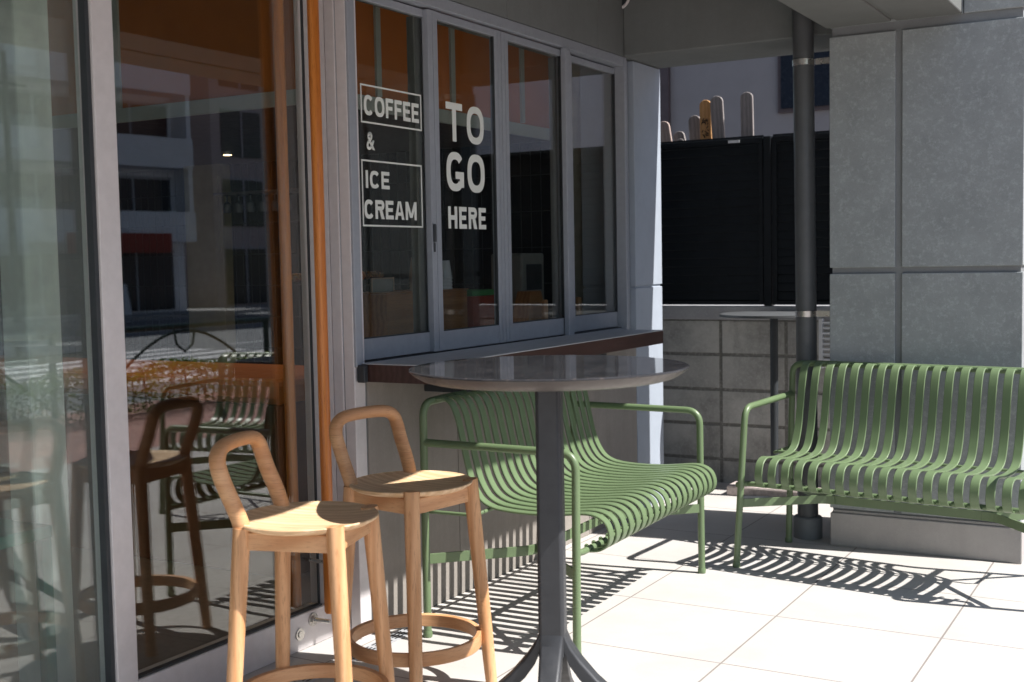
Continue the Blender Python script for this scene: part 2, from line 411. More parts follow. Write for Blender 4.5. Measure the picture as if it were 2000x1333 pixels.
# round ring fitting on the back beam
m = MB(BO); ry = 5.795
m.tube([(-2.652 + .052 * math.cos(a), ry, 2.70 + .052 * math.sin(a)) for a in [2 * math.pi * k / 28 for k in range(28)]], .008, 8, closed=True)
rg = m.build('ring_fitting', M['alu'], B, True)
m = MB(BO); m.tube([(-2.652, 5.799, 2.70), (-2.652, 5.79, 2.70)], .046, 24); m.build('dark_lens', M['alu_dark'], rg)
# jamb between door and window wall
part('jamb', M['alu'], (-2.80, -2.735, 3.462, 3.53, 0, 2.62), (-2.732, -2.69, 3.462, 3.53, 0, 2.62), (-2.687, -2.642, 3.466, 3.53, 0, 2.62), bevel=.003)
part('jamb_seal', M['alu_dark'], (-2.79, -2.65, 3.47, 3.528, 0, 2.61), bevel=0)
# --- service window: frame, four sashes
fr = part('window_frame', M['alu_win'], (-2.76, XW + .004, 3.468, 3.510, .99, 2.398), (-2.76, XW + .004, 5.80, 5.832, .99, 2.398), (-2.76, XW + .004, 3.512, 5.798, 2.352, 2.398), (-2.76, -2.66, 3.512, 5.798, .985, .999), (-2.658, XW + .004, 3.512, 5.798, .985, .993), (-2.76, XW - .03, 5.85, 5.92, .99, 2.398))
part('frame_seal', M['alu_dark'], (-2.75, -2.665, 3.512, 5.798, .9992, 1.003), parent=fr, bevel=0)
part('frame_seal', M['alu_dark'], (-2.75, -2.70, 3.5, 5.78, 2.345, 2.352), parent=fr, bevel=0)
def pane_tilt(y0, y1, mat, parent, xc=-2.80, zc=1.0, b=R(.35)):
    m = MB(BO); h = 1.21; m.obox((xc - math.tan(b) * (1.336 - zc), (y0 + y1) / 2, 1.336), (.003, 0, 0), (0, (y1 - y0) / 2, 0), (-math.sin(b) * h, 0, math.cos(b) * h)); return m.build('door_glass', mat, parent)
def font_mesh(txt, name, y0, y1, z0, z1, x, parent, off=.0):
    cu = bpy.data.curves.new(name, 'FONT'); cu.body = txt; cu.offset = off; cu.resolution_u = 6
    tmp = bpy.data.objects.new('tmp', cu); COL.objects.link(tmp)
    bpy.context.view_layer.update()
    me = bpy.data.meshes.new_from_object(tmp.evaluated_get(bpy.context.evaluated_depsgraph_get()))
    bpy.data.objects.remove(tmp)
    xs = [v.co.x for v in me.vertices]; ys = [v.co.y for v in me.vertices]
    ax, bx, ay, by = min(xs), max(xs), min(ys), max(ys)
    bm = bmesh.new(); bm.from_mesh(me)
    for vtx in bm.verts:
        u = (vtx.co.x - ax) / (bx - ax); w = (vtx.co.y - ay) / (by - ay)
        vtx.co = Vector((x, y0 + (y1 - y0) * u, z0 + (z1 - z0) * w)) - Vector(BO)
    ex = bmesh.ops.extrude_face_region(bm, geom=bm.faces[:])
    bmesh.ops.translate(bm, verts=[g for g in ex['geom'] if isinstance(g, bmesh.types.BMVert)], vec=(.0012, 0, 0))
    bmesh.ops.recalc_face_normals(bm, faces=bm.faces)
    m2 = bpy.data.meshes.new(name); bm.to_mesh(m2); bm.free()
    m2.materials.append(M['white_vinyl'])
    o = bpy.data.objects.new(name, m2); COL.objects.link(o); o.parent = parent
    return o
def outline(name, y0, y1, z0, z1, x, parent, w=.0075):
    m = MB(BO)
    m.box(x, x + .0012, y0, y1, z0, z0 + w).box(x, x + .0012, y0, y1, z1 - w, z1).box(x, x + .0012, y0, y0 + w, z0 + w, z1 - w).box(x, x + .0012, y1 - w, y1, z0 + w, z1 - w)
    return m.build(name, M['white_vinyl'], parent)
# sash: outer y0,y1, stile widths, x position
def sash(y0, y1, sl, sr, x, zb=1.006, zt=2.345, dark_r=False):
    d = .028
    f = part('window_sash', M['alu_win'], (x - d, x, y0, y0 + sl, zb, zt), (x - d, x, y1 - sr, y1, zb, zt), (x - d + .001, x - .002, y0 + sl, y1 - sr, zb, zb + .078), (x - d + .001, x - .002, y0 + sl, y1 - sr, zt - .03, zt), bevel=.0025)
    part('pane', M['glass'], (x - .014, x - .008, y0 + sl - .004, y1 - sr + .004, zb + .074, zt - .026), bevel=0, parent=f)
    for _yy in (y0 + sl * .5, y1 - sr * .5): part('glazing_bead', M['alu_win'], (x - .001, x + .0022, _yy - .003, _yy + .003, zb + .01, zt - .01), bevel=0, parent=f)
    part('pane_seal', M['alu_dark'], (x - .018, x - .004, y0 + sl, y0 + sl + .004, zb + .078, zt - .03), (x - .018, x - .004, y1 - sr - .004, y1 - sr, zb + .078, zt - .03), (x - .018, x - .004, y0 + sl + .004, y1 - sr - .004, zb + .078, zb + .082), bevel=0, parent=f)
    return f
s1 = sash(3.512, 4.075, .012, .045, -2.672)
s2 = sash(4.005, 4.570, .069, .053, -2.652)
s3 = sash(4.574, 5.175, .058, .04, -2.652)
s4 = sash(5.18, 5.845, .125, .045, -2.684)
part('pull_stile', M['alu_win'], (-2.650, -2.622, 5.118, 5.172, .996, 2.352), parent=s3, bevel=.004)
part('inner_stile', M['inner_stile'], (-2.74, -2.705, 3.985, 4.06, 1.08, 2.32), bevel=.003, parent=s1)
part('inner_stile', M['inner_stile'], (-2.74, -2.705, 5.165, 5.25, 1.08, 2.32), bevel=.003, parent=s3)
part('window_lock', M['alu_dark'], (-2.651, -2.642, 4.008, 4.022, 1.44, 1.51), (-2.651, -2.645, 4.011, 4.019, 1.40, 1.439), parent=s1, bevel=.003)

# stroke letters on a unit box; every stroke is its own thin slab, stepped by a hair so that none are coplanar
def letter(m, ch, y0, y1, z0, z1, x, sw):
    H_ = z1 - z0; Wd = y1 - y0; k = [0]
    def quad(pts):
        e = .0002 * k[0]; k[0] += 1
        m.rings([[(x, a, b) for a, b in pts], [(x + .0011 + e, a, b) for a, b in pts]])
    def bar(a0, b0, a1, b1): quad([(y0 + a0, z0 + b0), (y0 + a1, z0 + b0), (y0 + a1, z0 + b1), (y0 + a0, z0 + b1)])
    def curve(cy, cz, ry, rz, t0, t1, n=26, p=2.5):
        outer, inner = [], []
        for i in range(n + 1):
            t_ = R(t0 + (t1 - t0) * i / n); c_, s_ = math.cos(t_), math.sin(t_)
            f = lambda v: math.copysign(abs(v) ** (2 / p), v)
            outer.append((cy + ry * f(c_), cz + rz * f(s_))); inner.append((cy + (ry - sw) * f(c_), cz + (rz - sw) * f(s_)))
        e = .0002 * k[0]; k[0] += 1
        full = abs(t1 - t0) >= 360
        if full: outer.pop(); inner.pop()
        rs = [[(x, *o_), (x + .0011 + e, *o_), (x + .0011 + e, *i_), (x, *i_)] for o_, i_ in zip(outer, inner)]
        m.rings(rs, not full, full)
    cy, cz = y0 + Wd / 2, z0 + H_ / 2
    if ch in 'HEFRLI': bar(0, 0, sw, H_)
    if ch == 'I': return
    if ch in 'EFL' :
        if ch != 'L': bar(sw, H_ - sw, Wd, H_); bar(sw, H_ / 2 - sw * .45, Wd * .9, H_ / 2 + sw * .5)
        if ch != 'F': bar(sw, 0, Wd, sw)
    elif ch == 'H': bar(Wd - sw, 0, Wd, H_); bar(sw, H_ / 2 - sw / 2, Wd - sw, H_ / 2 + sw / 2)
    elif ch == 'T': bar(Wd / 2 - sw / 2, 0, Wd / 2 + sw / 2, H_ - sw); bar(0, H_ - sw, Wd, H_)
    elif ch == 'O': curve(cy, cz, Wd / 2, H_ / 2, 0, 360, 44)
    elif ch == 'C': curve(cy, cz, Wd / 2, H_ / 2, 38, 322)
    elif ch == 'G':
        curve(cy, cz, Wd / 2, H_ / 2, 38, 318); bar(Wd - sw * 1.02, H_ * .10, Wd, H_ * .5); bar(Wd * .52, H_ * .5 - sw * .95, Wd - sw * 1.02, H_ * .5)
    elif ch == 'R':
        r_ = H_ * .27
        bar(sw, H_ - sw, Wd - r_, H_); bar(sw, H_ - 2 * r_, Wd - r_, H_ - 2 * r_ + sw); curve(y0 + Wd - r_, z0 + H_ - r_, r_, r_, -90, 90, 16, 2)
        quad([(y0 + Wd * .46, z0 + H_ - 2 * r_), (y0 + Wd * .46 + sw * 1.15, z0 + H_ - 2 * r_), (y0 + Wd, z0), (y0 + Wd - sw * 1.25, z0)])
    elif ch == 'A':
        quad([(y0, z0), (y0 + sw * 1.1, z0), (y0 + Wd / 2 + sw * .1, z0 + H_), (y0 + Wd / 2 - sw * .62, z0 + H_)])
        quad([(y0 + Wd - sw * 1.1, z0), (y0 + Wd, z0), (y0 + Wd / 2 + sw * .62, z0 + H_), (y0 + Wd / 2 - sw * .1, z0 + H_)])
        bar(Wd * .22, H_ * .22, Wd * .78, H_ * .22 + sw * .85)
    elif ch == 'M':
        bar(0, 0, sw, H_); bar(Wd - sw, 0, Wd, H_)
        quad([(y0, z0 + H_), (y0 + sw * 1.1, z0 + H_), (y0 + Wd / 2 + sw * .5, z0 + H_ * .12), (y0 + Wd / 2 - sw * .5, z0 + H_ * .12)])
        quad([(y0 + Wd - sw * 1.1, z0 + H_), (y0 + Wd, z0 + H_), (y0 + Wd / 2 + sw * .5, z0 + H_ * .12), (y0 + Wd / 2 - sw * .5, z0 + H_ * .12)])
CAMZ = 1.36
def word(txt, y0, y1, z0, z1, x, parent, sw, gap=.16, widths={'I': .22, 'M': 1.3, 'E': .86, 'F': .84, 'A': 1.08, 'O': 1.1, 'C': 1.02, 'G': 1.05, 'H': 1.0, 'R': .98, 'T': 1.0}):
    q = x / -2.655
    y0, y1 = y0 * q, y1 * q; z0, z1 = CAMZ + (z0 - CAMZ) * q, CAMZ + (z1 - CAMZ) * q
    tot = sum(widths[c_] for c_ in txt) + gap * 1.1 * (len(txt) - 1); u = (y1 - y0) / tot; yy = y0
    m = MB(BO)
    for c_ in txt:
        w_ = widths[c_] * u
        letter(m, c_, yy, yy + (sw if c_ == 'I' else w_), z0, z1, x, sw); yy += w_ + gap * 1.1 * u
    return m.build('lettering', M['white_vinyl'], parent)
def border(y0, y1, z0, z1, x, parent):
    q = x / -2.655
    return outline('text_border', y0 * q, y1 * q, CAMZ + (z0 - CAMZ) * q, CAMZ + (z1 - CAMZ) * q, x, parent, .006)
xt = -2.6795
border(3.562, 3.951, 1.868, 2.007, xt, s1); border(3.557, 3.944, 1.495, 1.736, xt, s1)
word('COFFEE', 3.581, 3.932, 1.897, 1.970, xt, s1, .0145)
word('ICE', 3.581, 3.727, 1.634, 1.698, xt, s1, .0135, .2)
word('CREAM', 3.568, 3.902, 1.523, 1.592, xt, s1, .0145)
q = xt / -2.655
font_mesh('&', 'lettering', 3.592 * q, 3.642 * q, CAMZ + (1.772 - CAMZ) * q, CAMZ + (1.838 - CAMZ) * q, xt, s1, .022)
xt = -2.6595
word('TO', 4.126, 4.417, 1.846, 2.001, xt, s2, .028, .26)
word('GO', 4.122, 4.417, 1.646, 1.804, xt, s2, .030, .22)
word('HERE', 4.128, 4.420, 1.495, 1.584, xt, s2, .0185, .22)
# service shelf
sh = part('service_shelf', M['shelf_edge'], (XW + .001, -2.352, 3.50, 5.612, .936, .9985), bevel=.002)
part('shelf_top', M['shelf_top'], (XW + .001, -2.350, 3.498, 5.614, .999, 1.003), bevel=.001, parent=sh)
for _b_ in ((XW, -2.605, 3.475, 3.498, .935, .998), (XW, -2.44, 3.9, 3.94, .86, .935), (XW, -2.44, 5.1, 5.14, .86, .935)): part('shelf_bracket', M['alu_dark'], _b_, parent=sh)
# --- sliding door
dp = part('sliding_door', M['alu'], (-2.83, XD, 2.52, 3.46, 0, .128), (-2.83, XD + .004, 2.44, 2.518, 0, 2.62), (-2.828, XD - .006, 3.412, 3.46, .128, 2.62), (-2.83, XD, 2.52, 3.41, 2.54, 2.62), bevel=.003)
pane_tilt(2.516, 3.414, M['door_glass'], dp)
part('door_seal', M['alu_dark'], (-2.79, -2.783, 3.404, 3.411, .13, 2.54), (-2.79, -2.766, 2.52, 3.40, .128, .134), (-2.79, -2.764, 2.425, 2.439, .0, 2.6), bevel=0, parent=dp)
m = MB(BO); m.tube([(XD - .001, 3.262, .060), (XD + .004, 3.262, .060)], .022, 24); m.tube([(XD + .004, 3.262, .060), (XD + .007, 3.262, .060)], .012, 20)
m.build('key_plate', M['steel'], dp, True); m = MB(BO)
m.tube([(XD - .001, 3.335, .094), (XD + .005, 3.335, .094)], .024, 24); m.tube([(XD + .005, 3.335, .094), (XD + .065, 3.352, .09)], .008, 12)
m.tube([(XD - .001, 3.335, .094), (XD + .012, 3.335, .094)], .014, 20)
m.build('door_lock', M['steel'], dp, True)
PX, PY = -2.700, 3.363
m = MB(BO); m.tube([(PX, PY, .118), (PX, PY, .125), (PX, PY, 2.5), (PX, PY, 2.507)], [.016, .0205, .0205, .016], 24)
hd = m.build('door_handle', M['orange_wood'], dp, True)
m = MB(BO); m.tube([(-2.856, PY, .118), (-2.856, PY, .125), (-2.856, PY, 2.5), (-2.856, PY, 2.507)], [.016, .0205, .0205, .016], 24)
m.build('door_handle', M['orange_wood'], dp, True)
m = MB(BO)
for z in (.3, 2.3):
    m = MB(BO); m.tube([(PX - .005, PY, z), (-2.785, PY, z)], .007, 12); m.build('handle_standoff', M['steel'], hd, True)
# fixed leaf to the left of the door
dl = part('fixed_glazing', M['alu'], (-2.89, -2.85, .3, 2.50, 0, .10), (-2.89, -2.85, 1.0, 1.06, .1, 2.62), (-2.89, -2.85, -.9, -.84, .1, 2.62), (-2.89, -2.85, -3, .3, 0, .10), (-2.89, -2.85, -3, 2.5, 2.54, 2.62), bevel=.003)
part('fixed_glass', M['door_glass'], (-2.874, -2.868, 1.055, 2.50, .096, 2.545), (-2.874, -2.868, -.845, 1.005, .096, 2.545), bevel=0, parent=dl)
dl2 = part('sliding_door', M['alu'], (-2.83, XD, .98, 2.424, 0, .128), (-2.83, XD, .9, .978, 0, 2.62), (-2.83, XD, .98, 2.424, 2.54, 2.62), bevel=.003)
pane_tilt(.975, 2.43, M['hazy_glass'], dl2)
# interior shell
part('interior_floor', M['int_floor'], (-8, -2.862, -8, 6.3, -.155, -.004), bevel=0)
part('rear_wall', M['int_wall'], (-8.1, -8, -8, 6.4, -.15, 2.86), bevel=0)
part('tiled_end_wall', M['tile'], (-8, -2.955, 6.10, 6.3, -.15, 2.86), bevel=0)
part('side_wall', M['int_wall'], (-8, -2.86, -8.1, -8, -.15, 2.86), bevel=0)
# orange bulkhead with pale trim lines
bk = part('bulkhead', M['orange_panel'], (-6.6, -3.20, 4.0, 6.09, 2.09, 2.86))
m = MB(BO)
for y in (4.42, 5.03, 5.72): m.box(-3.199, -3.187, y - .018, y + .018, 2.095, 2.86)
m.box(-3.199, -3.184, 4.0, 6.09, 2.025, 2.088)
m.box(-6.6, -3.20, 3.98, 3.999, 2.025, 2.088)
for x in (-4.35, -5.3): m.box(x - .02, x + .02, 3.985, 3.998, 2.09, 2.86)
m.build('bulkhead_trim', M['pale_trim'], B)
part('dark_ceiling', M['ceiling_dark'], (-6.6, -3.202, 4.0, 6.09, 2.03, 2.088), bevel=0)
part('olive_pier', M['olive'], (-5.95, -5.62, 6.0, 6.09, .4, 2.09))
part('end_pier', M['olive_grey'], (-3.045, -2.87, 5.99, 6.095, 0, 2.86))
part('pale_inner_column', simple('pale_column_paint', (.85, .84, .78), .6), (-3.24, -3.12, 2.47, 2.60, 0, 2.86), bevel=.01)
for x, y in ((-4.1, 5.0), (-5.0, 5.4)):
    m = MB(BO); m.tube([(x, y, 2.029), (x, y, 2.01)], .035, 16); _d = m.build('downlight_or_fill_can', M['steel'], B, True)
    m = MB(BO); m.tube([(x, y, 2.0099), (x, y, 2.008)], .024, 16); m.build('lamp_or_fill_face', M['lamp'], _d)
    ld = bpy.data.lights.new('lamp_or_counter_fill', 'SPOT'); ld.energy = 5; ld.color = (1, .66, .36); ld.spot_size = R(120); ld.spot_blend = .6; ld.shadow_soft_size = .03
    lo = bpy.data.objects.new('lamp_or_counter_fill', ld); COL.objects.link(lo); lo.location = (x, y, 2.0)

for x, y in ((-3.95, 3.25), (-5.1, 3.25)):  # out-of-view pair with cans, added to brighten the orange counter
    m = MB(BO); m.tube([(x, y, 2.869), (x, y, 2.85)], .04, 16); _d = m.build('downlight_or_fill_can', M['steel'], B, True)
    m = MB(BO); m.tube([(x, y, 2.8499), (x, y, 2.848)], .028, 16); m.build('lamp_or_fill_face', M['lamp'], _d)
    ld = bpy.data.lights.new('lamp_or_counter_fill', 'SPOT'); ld.energy = 17; ld.color = (1, .66, .36); ld.spot_size = R(70); ld.spot_blend = .5; ld.shadow_soft_size = .03
    lo = bpy.data.objects.new('lamp_or_counter_fill', ld); COL.objects.link(lo); lo.location = (x, y, 2.84); lo.rotation_euler = (R(6), 0, 0)
# ------------------------------------------------------------------ interior things
c = thing('bar_counter', 'orange bar counter inside the cafe seen through the sliding door glass', 'counter', (-4.8, 4.3, 0)); o = (-4.8, 4.3, 0)
m = MB(o); m.box(-6.6, -3.44, 4.0, 4.6, 0, .76); m.build('counter_body', M['counter_dimmed'], c, bevel=.01)
m = MB(o); m.box(-6.62, -3.42, 3.96, 4.62, .762, .872); m.build('counter_top', M['orange_panel'], c, bevel=.03)  # deep orange band stands for the lit upper part of the front
c = thing('window_counter', 'dark counter running along the inside of the service window', 'counter', (-3.1, 4.8, 0)); o = (-3.1, 4.8, 0)
m = MB(o); m.box(-3.40, -2.88, 4.66, 5.98, .05, .93); m.build('counter_body', M['int_wall'], c, bevel=.005)
m = MB(o); m.box(-3.43, -2.86, 4.25, 5.985, .93, .97); m.build('counter_top', M['counter_wood'], c, bevel=.005)
c = thing('wooden_box', 'wide brown wooden box behind the service window with cups standing on it', 'box', (-3.2, 4.64, .97)); o = (-3.2, 4.64, .97)
m = MB(o); m.box(-3.3, -3.10, 4.31, 4.975, .971, 1.225); m.build('box_body', M['counter_wood'], c, bevel=.004)
m = MB(o); m.box(-3.305, -3.095, 4.305, 4.98, 1.226, 1.232); m.build('box_lid', M['counter_wood'], c, bevel=.002)
def cups(name, y, mat, label, n=5):
    t = thing(name, label, 'cups', (-3.14, y, 1.2325))
    m = MB()
    for k in range(n):
        z = k * .016
        m.lathe([(.042, z), (.0425, z + .006), (.040, z + .008)] + ([(.030, .085 + z), (.029, .087 + z)] if k == n - 1 else [(.0385, z + .0155)]), n=24)
    m.build('cup_stack', mat, t, True)
cups('paper_cup_stack', 4.615, M['paper_cup'], 'stack of upturned pale paper cups standing on the wooden box')
cups('plastic_cup_stack', 4.83, M['clear_cup'], 'stack of upturned frosted plastic cups standing on the wooden box', 4)
c = thing('small_sign', 'small grey framed card standing behind the first window pane', 'sign', (-3.2, 4.42, 1.232)); o = (-3.2, 4.42, 1.232)
m = MB(o); m.box(-3.21, -3.20, 4.34, 4.50, 1.233, 1.295); m.build('card', M['grey_box'], c)
m = MB(o); m.box(-3.199, -3.195, 4.335, 4.505, 1.29, 1.296).box(-3.199, -3.195, 4.335, 4.34, 1.233, 1.29).box(-3.199, -3.195, 4.5, 4.505, 1.233, 1.29); m.build('card_frame', M['paper_cup'], c)
c = thing('brass_rail', 'brass coloured rail with rings glowing behind the first window pane', 'rail', (-3.7, 4.5, 1.3)); o = (-3.7, 4.5, 1.3)
m = MB(o); m.tube([(-3.7, 4.4, 1.30), (-3.7, 5.1, 1.30)], .02, 16); m.build('rail_bar', simple('brass', (.7, .38, .12), .25, .9), c, True)
for k in range(4):
    m = MB(o); m.tube([(-3.7, 4.5 + k * .14, 1.30), (-3.7, 4.508 + k * .14, 1.30)], .026, 16); m.build('rail_ring', M['orange_wood'], c, True)
c = thing('carton_stack', 'green carton resting on a red carton beside the wooden box', 'cartons', (-3.15, 5.12, .97)); o = (-3.15, 5.12, .97)
m = MB(o); m.box(-3.25, -3.08, 4.99, 5.26, .971, 1.192); m.build('lower_carton', M['red_box'], c, bevel=.004)
m = MB(o); m.box(-3.25, -3.08, 4.988, 5.262, 1.193, 1.22); m.build('upper_carton', M['green_box'], c, bevel=.003)
c = thing('cone_holder', 'tapered wooden holder beside two pegs behind the third window pane', 'holder', (-3.1, 5.6, .97)); o = (-3.1, 5.6, .97)
m = MB(o); m.rings([[(-3.17, 5.48, .971), (-3.05, 5.48, .971), (-3.05, 5.73, .971), (-3.17, 5.73, .971)], [(-3.15, 5.55, 1.20), (-3.07, 5.55, 1.20), (-3.07, 5.67, 1.20), (-3.15, 5.67, 1.20)]]); m.build('holder_body', M['counter_wood'], c, bevel=.004)
c = thing('peg_rack', 'light wooden rack with four round pegs at the far end of the window counter', 'rack', (-2.98, 5.8, .97)); o = (-2.98, 5.8, .97)
m = MB(o); m.box(-3.05, -2.92, 5.5, 5.97, .971, 1.05); m.build('rack_base', M['grave_wood'], c, bevel=.005)
for y in (5.54, 5.68, 5.80, 5.93):
    m = MB(o); m.tube([(-2.98, y, 1.05), (-2.98, y, 1.15), (-2.98, y, 1.156)], [.016, .016, .012], 16); m.build('peg', M['oak'], c, True)
c = thing('grey_machine', 'tall grey machine standing at the far end behind the third window pane', 'machine', (-3.4, 5.8, .97)); o = (-3.4, 5.8, .97)
m = MB(o); m.box(-3.40, -3.2, 5.7, 5.95, .971, 1.40); m.build('machine_body', M['grey_box'], c, bevel=.012)
m = MB(o); m.box(-3.199, -3.195, 5.74, 5.91, 1.2, 1.34); m.build('machine_panel', M['alu_dark'], c, bevel=.004)
c = thing('glass_rack', 'row of hanging glasses under a shelf behind the door glass', 'rack', (-5.3, 5.9, 1.75)); o = (-5.3, 5.9, 1.75)
m = MB(o); m.box(-5.55, -4.9, 5.85, 6.05, 1.815, 1.83); m.build('rack_shelf', M['int_wall'], c)
for k in range(6):
    m = MB(o); m.lathe([(.018, 1.815), (.005, 1.808), (.005, 1.775), (.024, 1.76), (.028, 1.72), (.023, 1.70)], (-5.5 + k * .1, 5.92, 0), 20)
    m.build('hanging_glass', M['dim_glass'], c, True)
boxthing('paper_poster', M['olive'], (-5.93, -5.64, 5.985, 5.998, 1.45, 1.95), 'pale yellow blank paper sheet fixed to the olive pier inside', 'poster')
# teal frame and wooden stool top seen low behind the left glass
c = thing('teal_side_table', 'teal metal framed side table inside behind the leftmost glass', 'table', (-3.25, 2.35, 0)); o = (-3.25, 2.35, 0)
for (x, y) in ((-3.08, 2.46), (-3.4, 2.46), (-3.08, 2.02), (-3.4, 2.02)):
    m = MB(o); m.box(x - .018, x + .018, y - .018, y + .018, 0, .54); m.build('leg', M['teal'], c, bevel=.003)
m = MB(o); m.box(-3.42, -3.06, 2.0, 2.48, .541, .58); m.build('table_top', M['teal'], c, bevel=.004)

# ------------------------------------------------------------------ concrete pillar
P_ = thing('concrete_pillar', 'wide mottled grey concrete pillar standing behind the right green bench', 'pillar', (-1.1, 5.9, 0)); o = (-1.1, 5.9, 0)
m = MB(o)
for (x0, x1) in ((-1.522, -1.227), (-1.197, -.690)):
    for (z0, z1) in ((.178, 1.272), (1.300, 2.352)):
        m.box(x0, x1, 5.618, 6.24, z0, z1)
m.box(-.938, -.690, 5.618, 6.24, 2.395, 4.3)
m.box(-1.522, -.942, 5.618, 6.24, 2.395, 4.3)
m.build('pillar_panels', M['concrete'], P_, bevel=.003)
m = MB(o); m.box(-1.512, -.70, 5.632, 6.23, .17, 4.2); m.build('groove_core', M['groove'], P_, bevel=0)
m = MB(o); m.box(-1.519, -.683, 5.612, 6.245, 0, .156).box(-1.51, -.69, 5.622, 6.23, .156, .17); m.build('plinth', M['plinth'], P_, bevel=.005)

# ------------------------------------------------------------------ drain pipe
c = thing('drain_pipe', 'dark grey vertical pipe with steel straps beside the concrete pillar', 'pipe', (-1.66, 5.735, 0)); o = (-1.66, 5.735, 0)
x, y = -1.668, 5.735
m = MB(o); m.tube([(x + .008, y, .08), (x, y, 1.3), (x - .014, y, 2.87)], .049, 28); m.build('pipe_body', M['pipe'], c, True)
m = MB(o); m.lathe([(.068, 0), (.068, .098), (.062, .104), (.05, .105)], (x + .008, y, 0), 32); m.build('pipe_socket', M['socket'], c, True)
for z, dx in ((1.082, .002), (2.268, -.008)):
    m = MB(o); m.lathe([(.052, z - .014), (.0525, z + .014), (.050, z + .014), (.050, z - .014)], (x + dx, y, 0), 32, closed=True)
    m.box(x + .05, -1.524, y - .006, y + .006, z - .014, z + .014); m.tube([(x + .075, y - .01, z), (x + .075, y + .01, z)], .006, 8)
    m.build('strap', M['steel'], c, True)

# ------------------------------------------------------------------ block wall, fence and what stands behind
c = thing('block_wall', 'stained grey concrete block wall below the black fence', 'wall', (-2.2, 6.95, 0)); o = (0, 0, 0)
m = MB(); m.box(-4.2, -.70, 6.92, 7.06, -.15, .985); w = m.build('wall_blocks', M['block'], None, bevel=.003)
w.parent = c; w.location = (2.2, -6.95, 0)
m = MB((-2.2, 6.95, 0)); m.box(-4.2, -.70, 6.90, 7.08, .986, 1.068); m.build('coping', M['coping'], c, bevel=.006)
c = thing('louvre_fence', 'black louvred metal fence standing on the block wall', 'fence', (-2.2, 6.95, 1.07)); o = (-2.2, 6.95, 1.07)
for (x0, x1) in ((-4.2, -2.262), (-2.205, -.74)):
    m = MB(o)
    z = 1.10
    while z < 2.01:
        m.obox(((x0 + x1) / 2, 6.935, z + .02), ((x1 - x0) / 2, 0, 0), (0, .010, -.010), (0, .0035, .026)); z += .0505
    m.build('louvre_panel', M['black_fence'], c)
    m = MB(o); m.box(x0, x1, 6.95, 6.958, 1.09, 2.03); m.box(x0, x1, 6.91, 6.96, 2.022, 2.052); m.box(x0, x1, 6.91, 6.96, 1.078, 1.098)
    m.box(x0, x0 + .025, 6.908, 6.962, 1.08, 2.02); m.box(x1 - .025, x1, 6.908, 6.962, 1.08, 2.02); m.box((x0 + x1) / 2 - .3, (x0 + x1) / 2 - .27, 6.907, 6.912, 1.09, 2.02)
    m.build('panel_frame', M['black_fence'], c, bevel=.002)
for x in (-2.234, -.72):
    m = MB(o); m.box(x - .022, x + .022, 6.90, 6.98, 1.07, 2.055); m.build('post', M['black_fence'], c, bevel=.004)
m = MB(o); m.box(-2.47, -2.40, 6.905, 6.909, 2.028, 2.044); m.build('label_plate', M['white_sign'], c)
def tablet(x, y, z1, w, lean, mat, label, marks=False, z0=1.2):
    t = thing('grave_tablet', label, 'tablet', (x, y, z0), group='wooden tablets rising behind the black fence')
    t.rotation_euler = (0, lean, 0)
    h = z1 - z0; t.location.x = x - h * math.sin(lean)
    pr = []
    for k in range(9):
        a = math.pi * k / 8; pr.append((math.cos(a) * w / 2, h - w * .35 + math.sin(a) * w * .45))
    pts = [(w / 2, 0)] + pr + [(-w / 2, 0)]
    m = MB(); m.rings([[(px, -.009, pz) for px, pz in pts], [(px, .009, pz) for px, pz in pts]])
    m.build('board', mat, t, bevel=.003)
    if marks:
        m = MB(); random.seed(5)
        for k in range(16):
            cx, cz = random.uniform(-.02, .02), h - .11 - random.random() * .12
            a = random.uniform(0, 3.14); L = random.uniform(.006, .014)
            m.obox((cx, -.0105, cz), (math.cos(a) * L, 0, math.sin(a) * L), (0, .001, 0), (-math.sin(a) * .0026, 0, math.cos(a) * .0026))
        m.build('brush_writing', M['ink'], t)
tablet(-3.13, 7.5, 2.262, .085, R(-9), M['grave_pink'], 'pinkish tablet leaning beside the painted column, leftmost of those behind the fence')
tablet(-3.03, 7.52, 2.205, .075, R(-13), M['grave_wood'], 'low dark tablet leaning right behind the leftmost pinkish one')
tablet(-3.0, 7.47, 2.165, .05, R(-16), M['grave_wood'], 'tiny tip of a tablet barely clearing the black fence')
tablet(-2.93, 7.55, 2.28, .085, R(-4), M['grave_wood'], 'short grey tablet just left of the orange tablet')
tablet(-2.834, 7.5, 2.365, .078, R(-1), M['grave_wood_new'], 'fresh orange wooden tablet with black brush writing', True)
tablet(-2.752, 7.48, 2.382, .085, R(-3), M['grave_wood'], 'tall grey tablet just right of the orange tablet')
tablet(-2.558, 7.5, 2.392, .082, R(-1), M['grave_wood'], 'grey tablet standing alone, tallest and rightmost behind the fence')
random.seed(11)
c = thing('rear_house', 'pale lavender rendered house rising behind the black fence', 'building', (-3.6, 13, 0)); o = (-3.6, 13, 0)
m = MB(o); m.box(-4.92, -1.6, 12.0, 16, -.15, 7); m.build('wall', M['far_wall'], c)
m = MB(o); m.box(-6.8, -4.925, 11.95, 16, -.15, 7); m.build('cladding', M['far_brown'], c)
m = MB(o); m.box(-3.76, -2.6, 11.96, 12.02, 2.78, 3.42); f = m.build('window', M['far_brown'], c, bevel=.01)
m = MB(o); m.box(-3.72, -3.2, 11.94, 11.965, 2.82, 3.38).box(-3.16, -2.64, 11.945, 11.962, 2.82, 3.38); m.build('window_pane', M['blue_glass'], f)
m = MB(o); m.box(-5.0, -1.5, 11.8, 16, 7, 7.2); m.build('roof', M['bldg_grey'], c)

